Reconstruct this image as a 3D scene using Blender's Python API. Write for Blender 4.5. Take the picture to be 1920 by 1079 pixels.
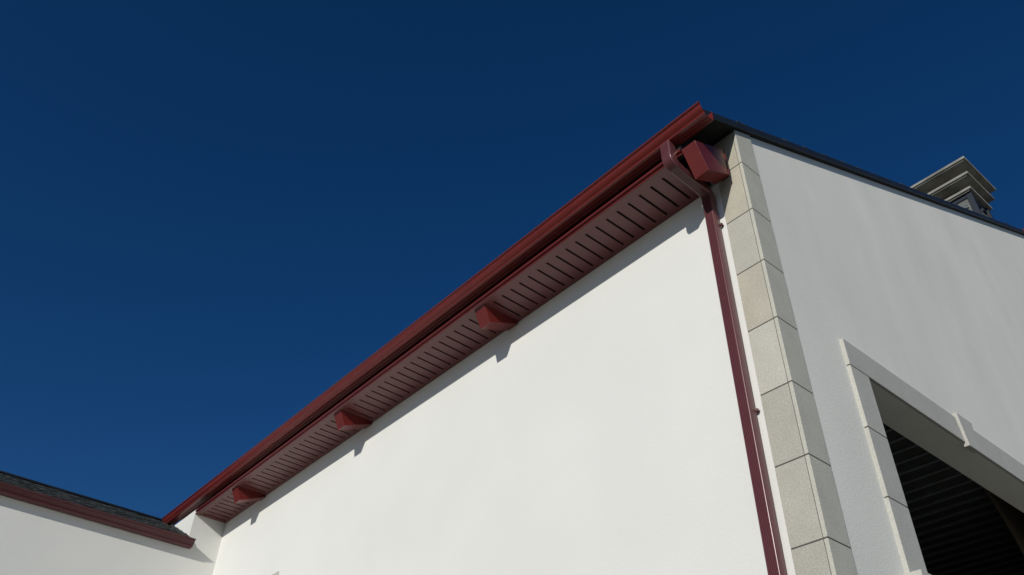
import bpy, math, random
from mathutils import Vector, Matrix
random.seed(7)
S = bpy.context.scene
for o in list(bpy.data.objects): bpy.data.objects.remove(o)
COL = S.collection

# ------------------------------------------------------------------ camera
# the house corner is the origin: front wall along -x, gable wall along +y, z = 0 at the top stone joint
CAM = Vector((2.18482975, -4.03558257, -4.83737677))
PITCH, ROLL, YAW = 0.691096540, 0.0299192861, 2.45559537
fw = Vector((math.cos(PITCH)*math.cos(YAW), math.cos(PITCH)*math.sin(YAW), math.sin(PITCH)))
r0 = fw.cross(Vector((0, 0, 1))).normalized(); u0 = r0.cross(fw)
rt = r0*math.cos(ROLL)+u0*math.sin(ROLL); up = -r0*math.sin(ROLL)+u0*math.cos(ROLL)
cd = bpy.data.cameras.new("camera"); cam = bpy.data.objects.new("camera", cd); COL.objects.link(cam)
M = Matrix(((rt.x, up.x, -fw.x, CAM.x), (rt.y, up.y, -fw.y, CAM.y), (rt.z, up.z, -fw.z, CAM.z), (0, 0, 0, 1)))
cam.matrix_world = M
cd.sensor_fit = 'HORIZONTAL'; cd.sensor_width = 36.0; cd.lens = 1547.71/1920*36.0
cd.clip_start = 0.05; cd.clip_end = 5000
S.camera = cam

# ------------------------------------------------------------------ light
SUN = Vector((0.455, -1.0, 0.45)).normalized()          # towards the sun
w = bpy.data.worlds.new("World"); S.world = w; w.use_nodes = True
nt = w.node_tree; nt.nodes.clear()
sky = nt.nodes.new('ShaderNodeTexSky'); sky.sky_type = 'NISHITA'; sky.sun_disc = False
sky.sun_elevation = math.asin(SUN.z); sky.sun_rotation = math.atan2(SUN.x, SUN.y)
sky.altitude = 200; sky.air_density = 0.8; sky.dust_density = 0.15; sky.ozone_density = 3.5
hs = nt.nodes.new('ShaderNodeHueSaturation'); hs.inputs['Saturation'].default_value = 1.27; hs.inputs['Hue'].default_value = .507
bg = nt.nodes.new('ShaderNodeBackground'); bg.inputs['Strength'].default_value = 0.0585
wo = nt.nodes.new('ShaderNodeOutputWorld')
nt.links.new(sky.outputs[0], hs.inputs['Color']); nt.links.new(hs.outputs[0], bg.inputs['Color']); nt.links.new(bg.outputs[0], wo.inputs[0])
sd = bpy.data.lights.new("sun", 'SUN'); sd.energy = 3.0; sd.angle = math.radians(0.53); sd.color = (1.0, 0.955, 0.87)
so = bpy.data.objects.new("sun", sd); COL.objects.link(so)
so.rotation_euler = SUN.to_track_quat('Z', 'Y').to_euler()
S.view_settings.view_transform = 'Standard'; S.view_settings.look = 'None'
S.view_settings.exposure = 0; S.view_settings.gamma = 1; S.view_settings.use_curve_mapping = False

# ------------------------------------------------------------------ materials
def mat(name, col, rough=0.8, var=0.06, vscale=3.0, bump=0.0, bscale=60.0, metal=0.0, spec=0.5,
        streak=0.0, streak_scale=(1, 1, .1), rnd=0.0, specks=0.0, grain=0.0, gscale=300.0, coat=0.0):
    m = bpy.data.materials.new(name); m.use_nodes = True
    n = m.node_tree.nodes; l = m.node_tree.links
    b = n['Principled BSDF']; b.inputs['Roughness'].default_value = rough
    b.inputs['Metallic'].default_value = metal; b.inputs['Specular IOR Level'].default_value = spec
    b.inputs['Coat Weight'].default_value = coat; b.inputs['Coat Roughness'].default_value = .12
    tc = n.new('ShaderNodeNewGeometry')
    ns = n.new('ShaderNodeTexNoise'); ns.inputs['Scale'].default_value = vscale; ns.inputs['Detail'].default_value = 6
    l.new(tc.outputs['Position'], ns.inputs['Vector'])
    rp = n.new('ShaderNodeMapRange'); rp.inputs['From Min'].default_value = .3; rp.inputs['From Max'].default_value = .7
    rp.inputs['To Min'].default_value = 1-var; rp.inputs['To Max'].default_value = 1+var
    l.new(ns.outputs['Fac'], rp.inputs['Value']); val = rp.outputs[0]
    def mul(a, bb):
        q = n.new('ShaderNodeMath'); q.operation = 'MULTIPLY'; l.new(a, q.inputs[0]); l.new(bb, q.inputs[1]); return q.outputs[0]
    def noise_mul(a, vec, scale, amt, detail=4):
        x = n.new('ShaderNodeTexNoise'); x.inputs['Scale'].default_value = scale; x.inputs['Detail'].default_value = detail
        l.new(vec, x.inputs['Vector'])
        y = n.new('ShaderNodeMapRange'); y.inputs['From Min'].default_value = .3; y.inputs['From Max'].default_value = .7
        y.inputs['To Min'].default_value = 1-amt; y.inputs['To Max'].default_value = 1+amt
        l.new(x.outputs['Fac'], y.inputs['Value']); return mul(a, y.outputs[0])
    if streak:
        mp = n.new('ShaderNodeMapping'); mp.inputs['Scale'].default_value = streak_scale; l.new(tc.outputs['Position'], mp.inputs['Vector'])
        val = noise_mul(val, mp.outputs[0], 1.0, streak)
    if grain: val = noise_mul(val, tc.outputs['Position'], gscale, grain, 2)
    if rnd:
        oi = n.new('ShaderNodeObjectInfo'); y = n.new('ShaderNodeMapRange')
        y.inputs['To Min'].default_value = 1-rnd; y.inputs['To Max'].default_value = 1+rnd
        l.new(oi.outputs['Random'], y.inputs['Value']); val = mul(val, y.outputs[0])
    vm = n.new('ShaderNodeVectorMath'); vm.operation = 'SCALE'; vm.inputs[0].default_value = col[:3]; l.new(val, vm.inputs['Scale'])
    out = vm.outputs[0]
    if specks:
        vo = n.new('ShaderNodeTexVoronoi'); vo.inputs['Scale'].default_value = 26; l.new(tc.outputs['Position'], vo.inputs['Vector'])
        lt = n.new('ShaderNodeMath'); lt.operation = 'LESS_THAN'; lt.inputs[1].default_value = specks; l.new(vo.outputs['Distance'], lt.inputs[0])
        mx = n.new('ShaderNodeMixRGB'); mx.inputs[2].default_value = (.95, .95, .9, 1); l.new(lt.outputs[0], mx.inputs[0]); l.new(out, mx.inputs[1]); out = mx.outputs[0]
    l.new(out, b.inputs['Base Color'])
    if bump:
        bn = n.new('ShaderNodeTexNoise'); bn.inputs['Scale'].default_value = bscale; bn.inputs['Detail'].default_value = 5
        l.new(tc.outputs['Position'], bn.inputs['Vector'])
        bp = n.new('ShaderNodeBump'); bp.inputs['Strength'].default_value = bump; bp.inputs['Distance'].default_value = .01
        l.new(bn.outputs['Fac'], bp.inputs['Height']); l.new(bp.outputs[0], b.inputs['Normal'])
    return m
PLASTER = mat('white_render', (.80, .805, .77), .9, .028, .9, .22, 120, grain=.02, gscale=220, spec=.2)
GPLASTER = mat('gable_render', (.85, .845, .775), .9, .035, .8, .26, 110, streak=.036, streak_scale=(1, 2.3, .6), grain=.015, gscale=220, spec=.2)
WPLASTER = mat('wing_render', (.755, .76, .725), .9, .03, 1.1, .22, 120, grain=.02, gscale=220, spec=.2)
STONE = mat('granite', (.475, .462, .40), .75, .05, 6, .2, 200, rnd=.04, specks=.0, grain=.15, gscale=110, spec=.35)
STONE2 = mat('granite_mica', (.50, .47, .385), .7, .06, 6, .2, 200, rnd=.03, specks=.07, grain=.15, gscale=110, spec=.35)
STONEG = mat('granite_grey', (.56, .55, .475), .75, .05, 6, .2, 200, rnd=.03, grain=.15, gscale=110, spec=.35)
TRIM = mat('trim_stone', (.52, .515, .47), .8, .04, 5, .15, 200, rnd=.03, grain=.10, gscale=110, spec=.3)
GROUT = mat('joint_mortar', (.10, .10, .09), .9)
MAROON = mat('maroon_aluminium', (.145, .019, .016), .30, .08, 5, .03, 30, spec=.5, grain=.02)
MAROON2 = mat('maroon_pipe', (.135, .045, .048), .30, .06, 9, .02, 40, spec=.6, coat=.06)
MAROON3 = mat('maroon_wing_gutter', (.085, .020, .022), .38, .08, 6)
MAROONG = mat('maroon_gutter', (.155, .018, .015), .28, .08, 5, .03, 30)
SOFFIT = mat('maroon_soffit', (.120, .030, .028), .40, .05, 4, .02, 40, spec=.5)
SLOT = mat('dark_slot', (.012, .01, .01), .8)
VOID = mat('shaded_void_timber', (.010, .010, .009), .85, .3, 8)  # near-black: shade of the void under the roof is in the colour
SLATE = mat('slate', (.060, .068, .066), .5, .45, 9, .6, 40, rnd=0, grain=.7, gscale=22, spec=.45)
RAKE = mat('dark_verge_metal', (.014, .017, .02), .45, .2, 6)
LEAD = mat('lead_flashing', (.05, .056, .056), .5, .15, 10)
CONC = mat('chimney_concrete', (.27, .265, .235), .9, .32, 3.5, .3, 60, grain=.08)
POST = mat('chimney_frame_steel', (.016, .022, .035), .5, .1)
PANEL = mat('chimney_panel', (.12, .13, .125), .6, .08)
STEEL = mat('bright_steel', (.8, .8, .8), .25, .02, metal=1.0)
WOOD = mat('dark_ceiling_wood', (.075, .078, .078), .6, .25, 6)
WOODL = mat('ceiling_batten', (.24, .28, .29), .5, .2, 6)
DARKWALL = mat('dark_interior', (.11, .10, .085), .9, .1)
GROUND = mat('pale_paving', (.205, .195, .160), .9, .12, .6, .3, 12, grain=.06, gscale=30)
GLASS = mat('window_glass', (.02, .025, .03), .06, 0, spec=.6)

# ------------------------------------------------------------------ helpers
class MB:
    def __init__(s): s.v = []; s.f = []
    def box(s, x0, x1, y0, y1, z0, z1):
        b = len(s.v)
        s.v += [(x, y, z) for z in (z0, z1) for y in (y0, y1) for x in (x0, x1)]
        s.f += [(b, b+2, b+3, b+1), (b+4, b+5, b+7, b+6), (b, b+1, b+5, b+4), (b+2, b+6, b+7, b+3), (b, b+4, b+6, b+2), (b+1, b+3, b+7, b+5)]
        return s
    def prism(s, poly, ax, a0, a1):
        """poly: 2D outline in the two other axes (in xyz order), extruded along ax"""
        b = len(s.v); n = len(poly)
        def P(a, p):
            return (a, p[0], p[1]) if ax == 0 else (p[0], a, p[1]) if ax == 1 else (p[0], p[1], a)
        s.v += [P(a0, p) for p in poly]+[P(a1, p) for p in poly]
        s.f += [tuple(range(b, b+n))[::-1], tuple(range(b+n, b+2*n))]
        s.f += [(b+i, b+(i+1) % n, b+n+(i+1) % n, b+n+i) for i in range(n)]
        return s
    def sheet(s, prof, ax, a0, a1, t=.002, cap=True):
        """thin folded metal: open 2D profile given a thickness, extruded along ax"""
        off = []
        for i, p in enumerate(prof):
            q0 = prof[max(i-1, 0)]; q1 = prof[min(i+1, len(prof)-1)]
            d = Vector((q1[0]-q0[0], q1[1]-q0[1])); d.normalize(); off.append((p[0]-d.y*t, p[1]+d.x*t))
        n = len(prof); b = len(s.v)
        def P(a, p): return (a, p[0], p[1]) if ax == 0 else (p[0], a, p[1])
        for a in (a0, a1):
            s.v += [P(a, p) for p in prof]+[P(a, p) for p in off]
        for i in range(n-1):
            s.f += [(b+i, b+i+1, b+2*n+i+1, b+2*n+i), (b+n+i, b+3*n+i, b+3*n+i+1, b+n+i+1)]
            if cap: s.f += [(b+i, b+n+i, b+n+i+1, b+i+1), (b+2*n+i, b+2*n+i+1, b+3*n+i+1, b+3*n+i)]
        s.f += [(b, b+2*n, b+3*n, b+n), (b+n-1, b+2*n-1, b+4*n-1, b+3*n-1)]
        return s
    def build(s, name, m, parent=None, bevel=0, smooth=False, loc=None):
        me = bpy.data.meshes.new(name); me.from_pydata(s.v, [], s.f); me.update()
        import bmesh
        bm = bmesh.new(); bm.from_mesh(me); bmesh.ops.recalc_face_normals(bm, faces=bm.faces)
        bm.to_mesh(me); bm.free()
        o = bpy.data.objects.new(name, me); COL.objects.link(o); me.materials.append(m)
        if loc is not None:                                    # origin on the part itself
            me.transform(Matrix.Translation(-Vector(loc))); o.location = loc
        if smooth:
            for p in me.polygons: p.use_smooth = True
            me.set_sharp_from_angle(angle=math.radians(28))
        if bevel:
            md = o.modifiers.new('bevel', 'BEVEL'); md.width = bevel; md.segments = 2; md.limit_method = 'ANGLE'
        if parent: link(o, parent)
        return o
def link(o, parent):
    o.parent = parent; o.matrix_parent_inverse = WORLD[parent.name].inverted()
WORLD = {}
def reg(o, loc=(0, 0, 0)):
    WORLD[o.name] = Matrix.Translation(Vector(loc)); return o
def thing(name, label, cat, loc, group=None):
    o = bpy.data.objects.new(name, None); COL.objects.link(o); o.location = loc
    o['label'] = label; o['category'] = cat
    if group: o['group'] = group
    o.empty_display_size = .3
    return reg(o, loc)
def sub(o):                                                     # make a part usable as a parent
    return reg(o, tuple(o.location))
def copy(o, parent, dx=0, dy=0, dz=0):
    c = o.copy(); COL.objects.link(c); c.parent = parent
    c.location = (o.location.x+dx, o.location.y+dy, o.location.z+dz); return c

GZ = -6.40
SL = 0.49                                                       # roof pitch (rise per run)
# ------------------------------------------------------------------ ground
g = MB(); g.box(-1500, 1500, -1500, 1500, GZ-.3, GZ); o = g.build('ground', GROUND); o['kind'] = 'structure'

# ------------------------------------------------------------------ the house
house = thing('house', 'white rendered house with maroon eaves, granite corner stones and stepped chimney', 'house', (0, 0, GZ))
XL = -8.98; RIDGE = 10.0
def rb(y): return .385+SL*y                                     # underside of the roof
WX, WY = -.014, .004                                            # render faces sit just behind the corner stones

# front wall, running away to the left, with a window far left
wx0, wx1, wz0, wz1 = -8.25, -7.02, -2.75, -1.47                  # window opening
b = MB()
b.box(XL, wx0, WY, .30, GZ, -.02); b.box(wx1, -.03, WY, .30, GZ, -.02)
b.box(wx0, wx1, WY, .30, wz1, -.02); b.box(wx0, wx1, WY, .30, GZ, wz0)
front = sub(b.build('wall', PLASTER, house, loc=(-4.5, .15, GZ))); front['label'] = 'sunlit white front wall under the maroon soffit'
# wall above the soffit, its shadow put in as a near-black colour
MB().box(-9.9, -.245, .05, .28, -.018, rb(.05)-.012).build('shaded_wall_top', VOID, house, loc=(-5, .1, 0))
# pier that steps forward at the far end
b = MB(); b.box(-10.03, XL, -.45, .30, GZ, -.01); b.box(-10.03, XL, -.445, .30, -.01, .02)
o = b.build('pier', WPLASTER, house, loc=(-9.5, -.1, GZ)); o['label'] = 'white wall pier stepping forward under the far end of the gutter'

# gable wall with the big opening
oy0, oy1, oz0, oz1 = 1.07, 4.75, -5.2, -1.50
b = MB(); YE = 2*RIDGE
b.prism([(.0+.012, GZ), (oy0, GZ), (oy0, rb(oy0)-.004), (.012, rb(.012)-.004)], 0, -.31, WX)
b.prism([(oy0, oz1), (oy1, oz1), (oy1, rb(oy1)-.004), (oy0, rb(oy0)-.004)], 0, -.265, WX)
b.prism([(oy0, GZ), (oy1, GZ), (oy1, oz0), (oy0, oz0)], 0, -.265, WX)
b.prism([(oy1, GZ), (YE, GZ), (YE, rb(0)), (RIDGE, rb(RIDGE)-.004), (oy1, rb(oy1)-.004)], 0, -.31, WX)
o = b.build('gable_wall', GPLASTER, house, loc=(-.15, RIDGE, GZ)); o['label'] = 'white gable wall rising to the roof verge'

# corner stones: front slab + gable slab per course, 8 mm joints every half metre
TH = .030
def stone(name, m, faces, loc, bev=.0025):
    return faces.build(name, m, house, bevel=bev, loc=loc)
for k in range(-1, 13):
    z1 = -k*.5-.004; z0 = -(k+1)*.5+.004
    if k == -1: z1 = None
    ma = [STONE2, STONE2, STONE, STONE2, STONEG, STONE, STONE][max(k+1, 0) % 7] if k < 6 else STONE
    mbm = STONEG
    z0 = max(z0, GZ)
    if z1 is not None and z0 >= z1-.05: continue
    if k == -1:
        a = MB().box(-.236, -.031, .001, TH, z0, .365)
        c = MB().prism([(0, z0), (.2265, z0), (.2265, rb(.2265)-.006), (0, rb(0)-.006)], 0, -.0265, 0)
    else:
        a = MB().box(-.236, -.031, .001, TH, z0, z1)
        c = MB().box(-.0265, 0, 0, .2265, z0, z1)
    stone('corner_stone', ma, a, (-.13, .015, (z0+(z1 or .3))/2))
    stone('corner_stone', mbm, c, (-.01, .11, (z0+(z1 or .3))/2))
# mortar core behind the slabs
b = MB(); b.box(-.234, -.0285, .0035, .2, GZ, .34); b.prism([(.02, GZ), (.2245, GZ), (.2245, rb(.22)-.02), (.02, rb(.02)-.02)], 0, -.2, -.0035)
b.box(-.0283, -.004, .0032, .05, GZ, .34)
b.build('joint_mortar', GROUT, house, loc=(-.1, .1, GZ))

# ---------------- opening surround in the gable
XF = .012
o = MB().box(-.262, XF, .83, 4.99, -1.50+.002, -1.275).build('lintel', TRIM, house, bevel=.004, loc=(-.1, 2.57, -1.4)); o['label'] = 'grey stone lintel over the gable opening'
b = MB()
b.prism([(2.448, -1.243), (2.708, -1.243), (2.640, -1.532), (2.482, -1.532)], 0, -.012, .034)
b.build('keystone', TRIM, house, bevel=.004, loc=(.02, 2.57, -1.4))
for (ya, yb) in ((.83, oy0), (oy1, 4.99)):
    zt = -1.506; first = None
    for zb in (-2.0, -2.5, -2.985):
        b = MB().box(-.262, XF, ya, yb, zb+.004, zt)
        b.build('jamb_stone', TRIM, house, bevel=.003, loc=(-.1, (ya+yb)/2, (zb+zt)/2)); zt = zb-.004
    MB().box(-.25, XF-.006, ya+.004, yb-.004, -2.98, -1.502).build('joint_mortar', GROUT, house, loc=(-.1, (ya+yb)/2, -2.2))
o = MB().box(-.262, .092, .80, 5.02, -3.13, -2.988).build('sill', TRIM, house, bevel=.006, loc=(-.1, 2.57, -3.05)); o['label'] = 'projecting stone sill at the foot of the gable opening'
# fill below the sill down to the breast wall
MB().box(-.262, WX, oy0, oy1, oz0, -3.132).build('breast_wall', GPLASTER, house, loc=(-.1, 2.57, -4))
# porch behind the opening
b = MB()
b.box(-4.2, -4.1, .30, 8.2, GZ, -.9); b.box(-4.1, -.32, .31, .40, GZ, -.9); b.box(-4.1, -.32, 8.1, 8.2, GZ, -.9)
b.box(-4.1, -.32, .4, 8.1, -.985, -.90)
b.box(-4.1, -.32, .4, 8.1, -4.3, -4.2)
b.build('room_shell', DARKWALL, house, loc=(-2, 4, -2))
# arch spandrel seen at the right of the opening
arc = [(4.05, -.99), (4.20, -1.0), (4.33, -1.075), (4.42, -1.16), (4.50, -1.25), (4.57, -1.335), (4.64, -1.43), (4.70, -1.53), (4.75, -1.64), (4.79, -1.80), (4.81, -2.0), (4.82, -4.2)]
b = MB().prism(arc+[(6.5, -4.2), (6.5, -.99)], 0, -.60, -.56)
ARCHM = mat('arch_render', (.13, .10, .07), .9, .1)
o = b.build('arch', ARCHM, house, loc=(-.7, 5, -2)); o['label'] = 'brown arch inside the gable opening'
b0 = None
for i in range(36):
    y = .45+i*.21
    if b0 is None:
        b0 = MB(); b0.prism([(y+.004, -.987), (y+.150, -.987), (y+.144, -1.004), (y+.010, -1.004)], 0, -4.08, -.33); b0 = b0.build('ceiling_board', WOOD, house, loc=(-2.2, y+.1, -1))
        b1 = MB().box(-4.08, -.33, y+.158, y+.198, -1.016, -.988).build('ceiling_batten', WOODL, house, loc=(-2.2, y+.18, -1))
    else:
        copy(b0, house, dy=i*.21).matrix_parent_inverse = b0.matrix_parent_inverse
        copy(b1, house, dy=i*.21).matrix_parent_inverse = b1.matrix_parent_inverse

# ---------------- window at the far end of the front wall
zt = -1.32
b = MB(); b.box(wx0-.15, wx1+.155, -.012, .06, wz1+.001, zt); b.build('lintel', TRIM, house, bevel=.003, loc=(-7.6, 0, -1.4))
for x0, x1 in ((wx0-.15, wx0), (wx1, wx1+.155)):
    MB().box(x0, x1, -.012, .06, wz0, wz1-.003).build('jamb_stone', TRIM, house, bevel=.003, loc=(x0, 0, -2.2))
MB().box(wx0-.2, wx1+.2, -.06, .06, wz0-.09, wz0-.003).build('sill', TRIM, house, bevel=.003, loc=(-7.6, 0, wz0))
wdw = MB(); fr = .06
wdw.box(wx0, wx0+fr, .12, .18, wz0, wz1); wdw.box(wx1-fr, wx1, .12, .18, wz0, wz1)
wdw.box(wx0+fr, wx1-fr, .12, .18, wz0, wz0+fr); wdw.box(wx0+fr, wx1-fr, .12, .18, wz1-fr, wz1); wdw.box((wx0+wx1)/2-.03, (wx0+wx1)/2+.03, .12, .18, wz0+fr, wz1-fr)
wf = sub(wdw.build('window', MAROON, house, loc=(-7.6, .15, -2.2)))
for xa, xb in ((wx0+fr, (wx0+wx1)/2-.03), ((wx0+wx1)/2+.03, wx1-fr)):
    MB().box(xa, xb, .145, .155, wz0+fr, wz1-fr).build('pane', GLASS, wf, loc=(xa, .15, -2.2))
MB().box(wx0, wx1, .26, .29, wz0, wz1).build('blind', SLOT, house, loc=(-7.6, .27, -2.2))

# ---------------- roof
b = MB()
t = .055
b.prism([(-.47, rb(-.47)), (RIDGE, rb(RIDGE)), (YE+.44, rb(-.44)), (YE+.44, rb(-.44)+t), (RIDGE, rb(RIDGE)+t), (-.47, rb(-.47)+t)], 0, -10.03, .018)
roof = sub(b.build('roof', VOID, house, loc=(-5, RIDGE, 0)))
# verge trim along the gable edge
b = MB()
b.prism([(-.47, rb(-.47)-.0), (RIDGE, rb(RIDGE)-.0), (RIDGE, rb(RIDGE)+.072), (-.47, rb(-.47)+.072)], 0, .020, .030)
b.prism([(RIDGE, rb(RIDGE)), (YE+.43, rb(-.43)), (YE+.43, rb(-.43)+.072), (RIDGE, rb(RIDGE)+.072)], 0, .020, .030)
b.build('verge_trim', RAKE, roof, loc=(.01, RIDGE, 2))
# slates: overlapping courses, each a thin wedge, uneven at the verge
def slates(name, parent, x_of, rows, n, step, wdt, zline, axis, side=1, loc=(0, 0, 0), base=0, ulim=99):
    b = MB(); rng = random.Random(3)
    for r_ in range(rows):
        for c in range(n):
            off = (r_ % 2)*wdt/2
            u0 = base+c*wdt-off; u1 = u0+wdt-.004
            if u0 > ulim-.03: continue
            u1 = min(u1, ulim+rng.uniform(-.004, .004))
            s0 = r_*step+rng.uniform(-.006, .006); s1 = s0+step*1.25
            hh = .030+rng.uniform(0, .013); h2 = .012
            th = .009+rng.uniform(0, .004)
            pts = [(s0, hh), (s1, h2), (s1, h2-th+.004), (s0, hh-th)]
            P = [x_of(s, h) for s, h in pts]
            bi = len(b.v)
            for uu in (u0, u1):
                for (a, z) in P:
                    b.v.append((uu, a, z) if axis == 'y' else (a, uu, z))
            b.f += [(bi, bi+1, bi+2, bi+3), (bi+4, bi+7, bi+6, bi+5), (bi, bi+4, bi+5, bi+1), (bi+1, bi+5, bi+6, bi+2), (bi+2, bi+6, bi+7, bi+3), (bi+3, bi+7, bi+4, bi)]
    o = b.build(name, SLATE, parent, loc=loc); o['kind'] = 'stuff'; return o
L = math.sqrt(1+SL*SL); cs, sn = 1/L, SL/L
def xof_main(s, h): return (-.525+s*cs, rb(-.525)+t+s*sn+h)
slates('slates', roof, xof_main, 57, 35, .205, .30, None, 'y', loc=(-5, 5, 3), base=-10.03+.15-.02, ulim=.027)
def xof_back(s, h): return (YE+.455-s*cs, rb(-.455)+t+s*sn+h)
slates('slates', roof, xof_back, 57, 35, .205, .30, None, 'y', loc=(-5, 15, 3), base=-10.03+.15-.02, ulim=.027)
b = MB().prism([(RIDGE-.13, rb(RIDGE)+t-.01), (RIDGE, rb(RIDGE)+t+.055), (RIDGE+.13, rb(RIDGE)+t-.01), (RIDGE+.12, rb(RIDGE)+t+.03), (RIDGE, rb(RIDGE)+t+.10), (RIDGE-.12, rb(RIDGE)+t+.03)], 0, -10.03, .03)
b.build('ridge_cap', RAKE, roof, loc=(-5, RIDGE, 5))
MB().box(.019, .05, 8.36, 8.44, rb(8.4)-.03, rb(8.4)+.09).build('verge_clip', MAROON, roof, loc=(.03, 8.4, 4.4))

# ---------------- soffit: trim strips front and back, boards between with dark slots
XS1 = -.325; ZS = -.060
n = 70; pitch = .1218
o = MB().box(XL, XS1, -.448, -.372, ZS, ZS+.012).build('soffit_edge', SOFFIT, house, loc=(-4.6, -.41, ZS))
o = MB().box(XL, XS1, -.040, .002, ZS, ZS+.012).build('soffit_edge', SOFFIT, house, loc=(-4.6, -.02, ZS))
MB().box(XL, XS1, -.372, -.040, ZS+.024, ZS+.028).build('soffit_backing', SLOT, house, loc=(-4.6, -.2, ZS+.03))
proto = None
xs = XS1-.036
bd = .1218-.021
x_first = XS1
# first (short) board
MB().box(-.4735, XS1, -.372, -.040, ZS, ZS+.010).build('soffit_board', SOFFIT, house, loc=(-.4, -.2, ZS))
for i in range(n):
    xr = -.4945-i*pitch
    if xr-bd < XL: 
        if xr-.02 > XL: MB().box(XL, xr, -.372, -.040, ZS, ZS+.010).build('soffit_board', SOFFIT, house, loc=(xr, -.2, ZS))
        break
    if proto is None:
        proto = MB().box(xr-bd, xr, -.372, -.040, ZS, ZS+.010).build('soffit_board', SOFFIT, house, loc=(xr-bd/2, -.2, ZS))
    else:
        copy(proto, house, dx=-i*pitch).matrix_parent_inverse = proto.matrix_parent_inverse
MB().box(XS1, XS1+.004, -.445, .002, ZS, .02).build('soffit_end', VOID, house, loc=(XS1, -.2, ZS))
# fascia: rolled band over a dark groove and a thin bottom lip
pf = [(-.440, .003), (-.450, .001), (-.457, -.003), (-.460, -.012), (-.457, -.021), (-.446, -.026), (-.434, -.028), (-.432, -.036), (-.434, -.048), (-.448, -.050), (-.452, -.054), (-.452, -.0605), (-.444, -.0625)]
MB().sheet(pf, 0, XL+.0, -.222, t=-.002).build('fascia', MAROON, house, loc=(-4.6, -.45, 0))
MB().box(XL, -.222, -.43, -.40, -.044, -.002).build('fascia_board', VOID, house, loc=(-4.6, -.41, 0))

# ---------------- rafter tails clad in maroon metal
A = (-.333, -.232); e = .10
prof_mid = [(.0, A[1]+.46*.333), (A[0], A[1]), (A[0]-.093, A[1]+.197), (-.434, -.035), (-.434, -.05), (.0, -.05)]
prof_mid = [(.003, -.080), (-.333, -.232), (-.424, -.040), (-.424, -.0615), (.003, -.0615)]
def tail(x1, wd):
    # box open at top: bottom slopes with the roof, front cut square to it
    P = [(.003, -.082), (-.333, -.232), (-.418, -.0612), (.003, -.0612)]
    return MB().prism(P, 0, x1-wd, x1).build('rafter_tail', MAROON, house, bevel=.0025, loc=(x1-wd/2, -.2, -.1))
r1 = tail(-2.640, .145)
for x in (-5.19, -7.765): copy(r1, house, dx=x+2.640).matrix_parent_inverse = r1.matrix_parent_inverse
# the last one at the corner stands clear of the soffit
P = [(-.074, -.122), (-.335, -.262), (-.442, -.045), (-.452, -.020), (-.074, .162)]
MB().prism(P, 0, -.218, -.088).build('rafter_tail', MAROON, house, bevel=.003, loc=(-.15, -.2, -.1))
MB().box(-.223, -.083, -.074, -.066, -.124, .16).build('mounting_plate', MAROON, house, bevel=.002, loc=(-.15, -.07, 0))
MB().box(-.20, -.13, -.066, .001, -.06, .15).build('rafter_end', VOID, house, loc=(-.16, -.03, .05))
# closing boards above the corner rafter (dark void under the roof)
b = MB().prism([(-.43, rb(-.43)-.003), (.0, rb(0)-.003), (.0, .203), (-.43, .0)], 0, -.32, -.235)
b.build('blocking', VOID, house, loc=(-.3, -.2, .1))

# ---------------- gutter
def gut_profile(y0, z0):
    """(outwards, up) measured from the bottom back corner; outwards positive"""
    pts = [(-.004, .100), (.000, .000), (.018, .0), (.024, .0035), (.030, .0), (.048, .0), (.054, .0035), (.060, .0), (.094, .001), (.101, .003), (.104, .009), (.103, .018), (.098, .021), (.104, .026),
           (.116, .034), (.128, .046), (.136, .060), (.139, .070), (.1395, .076), (.147, .080), (.155, .084), (.158, .090), (.155, .096), (.147, .097), (.142, .090)]
    return pts
gp = gut_profile(0, 0)
prof = [(-.413-p[0], .090+p[1]) for p in gp]
gut = sub(MB().sheet(prof, 0, -10.03, .075, t=.0018).build('gutter', MAROONG, house, smooth=True, loc=(-5, -.49, .09))); gut['label'] = 'long maroon gutter along the main eave'
# ---------------- downpipe
def sweep(path, wd, dp, ribs=5, xc=-.3155):
    """rectangular ribbed pipe swept through (y, z) points; depth is in the path plane"""
    sec = []
    rd = .0075
    # front (outer) face with ribs, then back face
    k = ribs; fl = wd/2-.0125
    cr = .011
    def corner(sx):
        a = [(sx*(wd/2-cr+cr*math.cos(math.radians(q))), dp/2-cr+cr*math.sin(math.radians(q))) for q in (0, 18, 36, 54, 72, 90)]
        return a if sx < 0 else a[::-1]
    sec.append((-wd/2, -dp/2+.006)); sec += corner(-1)
    for i in range(k):
        c0 = -fl+(2*fl)*(i+.5)/k; h = fl/k
        sec += [(c0-h*.55, dp/2), (c0-h*.25, dp/2-rd), (c0+h*.25, dp/2-rd), (c0+h*.55, dp/2)]
    sec += corner(1)+[(wd/2, -dp/2+.006), (wd/2-.006, -dp/2), (-wd/2+.006, -dp/2)]
    b = MB(); n = len(sec)
    for i, p in enumerate(path):
        q0 = path[max(i-1, 0)]; q1 = path[min(i+1, len(path)-1)]
        d = Vector((q1[0]-q0[0], q1[1]-q0[1])).normalized()
        nn = Vector((d.y, -d.x))                # outward normal: for travel downwards (0,-1) -> (-1, 0)
        for (a, h) in sec: b.v.append((xc+a, p[0]+nn.x*h, p[1]+nn.y*h))
    for i in range(len(path)-1):
        for j in range(n):
            b.f.append((i*n+j, i*n+(j+1) % n, (i+1)*n+(j+1) % n, (i+1)*n+j))
    b.f.append(tuple(range(n))); b.f.append(tuple(range((len(path)-1)*n, len(path)*n))[::-1])
    return b
def arc_pts(c, r, a0, a1, n):
    return [(c[0]+r*math.cos(math.radians(a0+(a1-a0)*i/n)), c[1]+r*math.sin(math.radians(a0+(a1-a0)*i/n))) for i in range(n+1)]
W_, D_ = .083, .070
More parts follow.
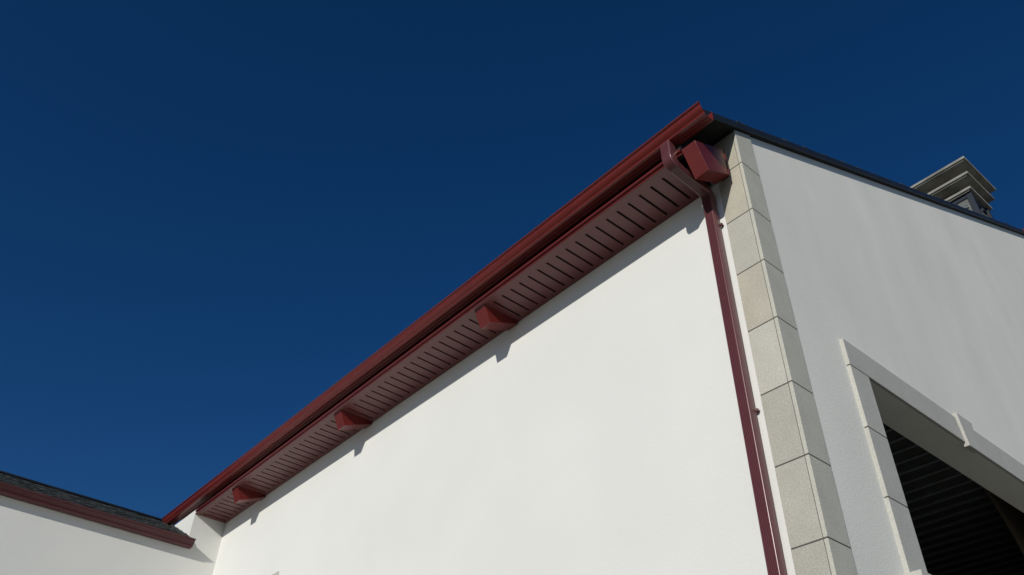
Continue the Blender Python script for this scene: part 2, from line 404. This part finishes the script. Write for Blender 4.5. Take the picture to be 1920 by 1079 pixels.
# upper elbow: down from the gutter, then turning in towards the wall
R = .055
up_path = [(-.484, .094), (-.484, .03), (-.484, -.055)]+arc_pts((-.484+R, -.062), R, 180, 266, 8)[1:]
e_end = up_path[-1]
dp_ = sub(sweep([(-.0500, -.245), (-.0500, GZ+.25)], W_, D_).build('downpipe', MAROON2, house, smooth=True, loc=(-.3155, -.05, GZ))); dp_['label'] = 'ribbed maroon downpipe beside the corner stones'
sweep(up_path, W_+.007, D_+.012).build('elbow', MAROON2, dp_, smooth=True, loc=(-.3155, -.46, -.05))
mid0 = (e_end[0]-.012, e_end[1]); mid1 = (-.112, -.143)
sweep([mid0, mid1], W_, D_).build('offset_pipe', MAROON2, dp_, smooth=True, loc=(-.3155, -.3, -.13))
low = [(-.125, -.141)]+arc_pts((-.112, -.143-.062), .062, 86, 0, 8)+[(-.050, -.27)]
sweep(low, W_+.004, D_+.004).build('elbow', MAROON2, dp_, smooth=True, loc=(-.3155, -.06, -.2))
for z in (-.49, -2.10, -3.9, -5.6):
    b = MB()
    b.box(-.3615, -.2695, -.0895, -.0868, z-.012, z+.012); b.box(-.272, -.2695, -.0868, .003, z-.012, z+.012); b.box(-.3615, -.359, -.0868, .003, z-.012, z+.012)
    b = MB().box(-.274, -.2715, -.06, .0035, z-.010, z+.010)
    # projecting ear and screw
    nseg = 8
    ring = [(-.262+.010*math.cos(i*math.tau/nseg), z+.010*math.sin(i*math.tau/nseg)) for i in range(nseg)]
    b.prism(ring, 1, -.026, -.018); b.box(-.272, -.258, -.024, .003, z-.004, z+.004)
    b.build('pipe_clip', MAROON2, dp_, loc=(-.27, -.03, z))

# ---------------- chimney
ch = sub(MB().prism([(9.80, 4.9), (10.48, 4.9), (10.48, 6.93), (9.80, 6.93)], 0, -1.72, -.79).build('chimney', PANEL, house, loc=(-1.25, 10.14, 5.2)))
ch['label'] = 'concrete chimney with three stepped cap slabs behind the roof verge'
def cap(x1, y0, y1, zt, xlen):
    b = MB(); th = .055
    b.box(x1-xlen, x1, y0, y1, zt-th, zt)
    b.box(x1-xlen+.04, x1-.05, y0+.035, y0+.052, zt-th-.022, zt-th-.0005)
    b.build('cap_slab', CONC, ch, bevel=.004, loc=(x1-xlen/2, (y0+y1)/2, zt))
cap(-.50, 9.475, 10.795, 7.650, 1.50)
cap(-.580, 9.585, 10.690, 7.365, 1.34)
cap(-.668, 9.690, 10.585, 7.090, 1.16)
MB().box(-1.62, -.92, 9.92, 10.36, 6.94, 7.6).build('flue', SLOT, ch, loc=(-1.2, 10.1, 7.1))
for (px, py) in ((-.765, 9.80), (-1.745, 9.80), (-.765, 10.48), (-1.745, 10.48)):
    MB().box(px-.05, px+.05, py-.035, py+.035, 4.95, 7.033).build('frame_post', POST, ch, loc=(px, py, 6))
MB().box(-1.69, -.82, 9.775, 9.80, 6.93, 7.033).build('cap_shade_beam', POST, ch, loc=(-1.2, 9.8, 7))  # dark beams added for the band of shade under the lowest cap
MB().box(-.79, -.755, 9.84, 10.44, 6.90, 7.033).build('cap_shade_beam', POST, ch, loc=(-.8, 10.1, 7))
for (px, py) in ((-.90, 9.78), (-.75, 10.06)):
    b = MB(); b.prism([(py-.0+.028*math.cos(i*math.tau/8), 6.73+.028*math.sin(i*math.tau/8)) for i in range(8)], 0, px-.02, px+.04)
    b.build('bolt', STEEL, ch, loc=(px, py, 6.6))

# ------------------------------------------------------------------ the wing on the left
wing = thing('house_wing', 'low white side wing with slate roof and maroon gutter at far left', 'building', (-10.4, -4, GZ))
EX = -8.90; EZ = -.43; RX = -10.28; WS = .50
def wz(x): return EZ+WS*(EX-x)
b = MB()
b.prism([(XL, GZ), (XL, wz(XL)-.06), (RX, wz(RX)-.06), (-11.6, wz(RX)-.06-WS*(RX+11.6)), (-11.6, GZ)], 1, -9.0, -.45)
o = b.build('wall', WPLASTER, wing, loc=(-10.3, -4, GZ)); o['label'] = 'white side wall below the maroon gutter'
b = MB(); b.prism([(EX, wz(EX)-.058), (RX, wz(RX)-.058), (-11.7, wz(RX)-.058-WS*(RX+11.7)), (-11.7, wz(RX)-.033-WS*(RX+11.7)), (RX, wz(RX)-.033), (EX, wz(EX)-.033)], 1, -9.05, -.455)
wroof = sub(b.build('roof', VOID, wing, loc=(-10.3, -4, 0)))
def xof_w(s, h): return (EX+.012-s*cs, EZ-.022+s*sn+h*.6)
slates('slates', wroof, xof_w, 12, 42, .128, .205, None, 'x', loc=(-9.5, -4, 0), base=-9.0+.0, ulim=-.47)
def xof_w2(s, h): return (-11.7+s*cs, wz(RX)-WS*(RX+11.7)+s*sn+h*.8)
slates('slates', wroof, xof_w2, 12, 42, .128, .205, None, 'x', loc=(-11, -4, 0), base=-9.0+.0, ulim=-.47)
MB().prism([(RX-.10, wz(RX)-.02), (RX, wz(RX)-.01), (RX+.10, wz(RX)-.045), (RX+.10, wz(RX)-.025), (RX, wz(RX)+.018), (RX-.10, wz(RX)-.02)], 1, -9.05, -.46).build('ridge_cap', RAKE, wroof, loc=(RX, -4, .3))
# lead drip strip under the lowest slates, and flashing against the pier
MB().prism([(EX+.012, EZ-.055), (EX+.016, EZ-.055), (EX+.006, EZ-.002), (EX-.06, EZ+.03), (EX-.06, EZ+.026), (EX+.002, EZ-.006)], 1, -9.0, -.47).build('drip_strip', LEAD, wroof, loc=(EX, -4, EZ))
b = MB()
for i in range(5):
    x = EX-.02-i*.22; b.prism([(x, wz(x)-.04), (x-.24, wz(x-.24)-.04), (x-.24, wz(x-.24)+.025), (x, wz(x)+.012)], 1, -.458-.002*(i % 2), -.4535)
b.build('flashing', LEAD, wroof, loc=(-9.4, -.45, 0))
gpw = [(XL+.018+p[0]*.98, -.553+p[1]*1.0) for p in gp]
wg = sub(MB().sheet(gpw, 1, -9.05, -.405, t=-.0018).build('gutter', MAROON3, wing, smooth=True, loc=(XL+.1, -4, -.5))); wg['label'] = 'maroon gutter along the low side wing'
# end cap
MB().prism([(p[0], p[1]) for p in gpw[:-1]], 1, -.4049, -.402).build('end_cap', MAROON3, wg, loc=(XL+.08, -.4, -.5))
MB().box(XL+.12, XL+.126, -.53, -.522, -.46, -.405).build('gutter_strap', MAROON2, wg, loc=(XL+.12, -.52, -.44))
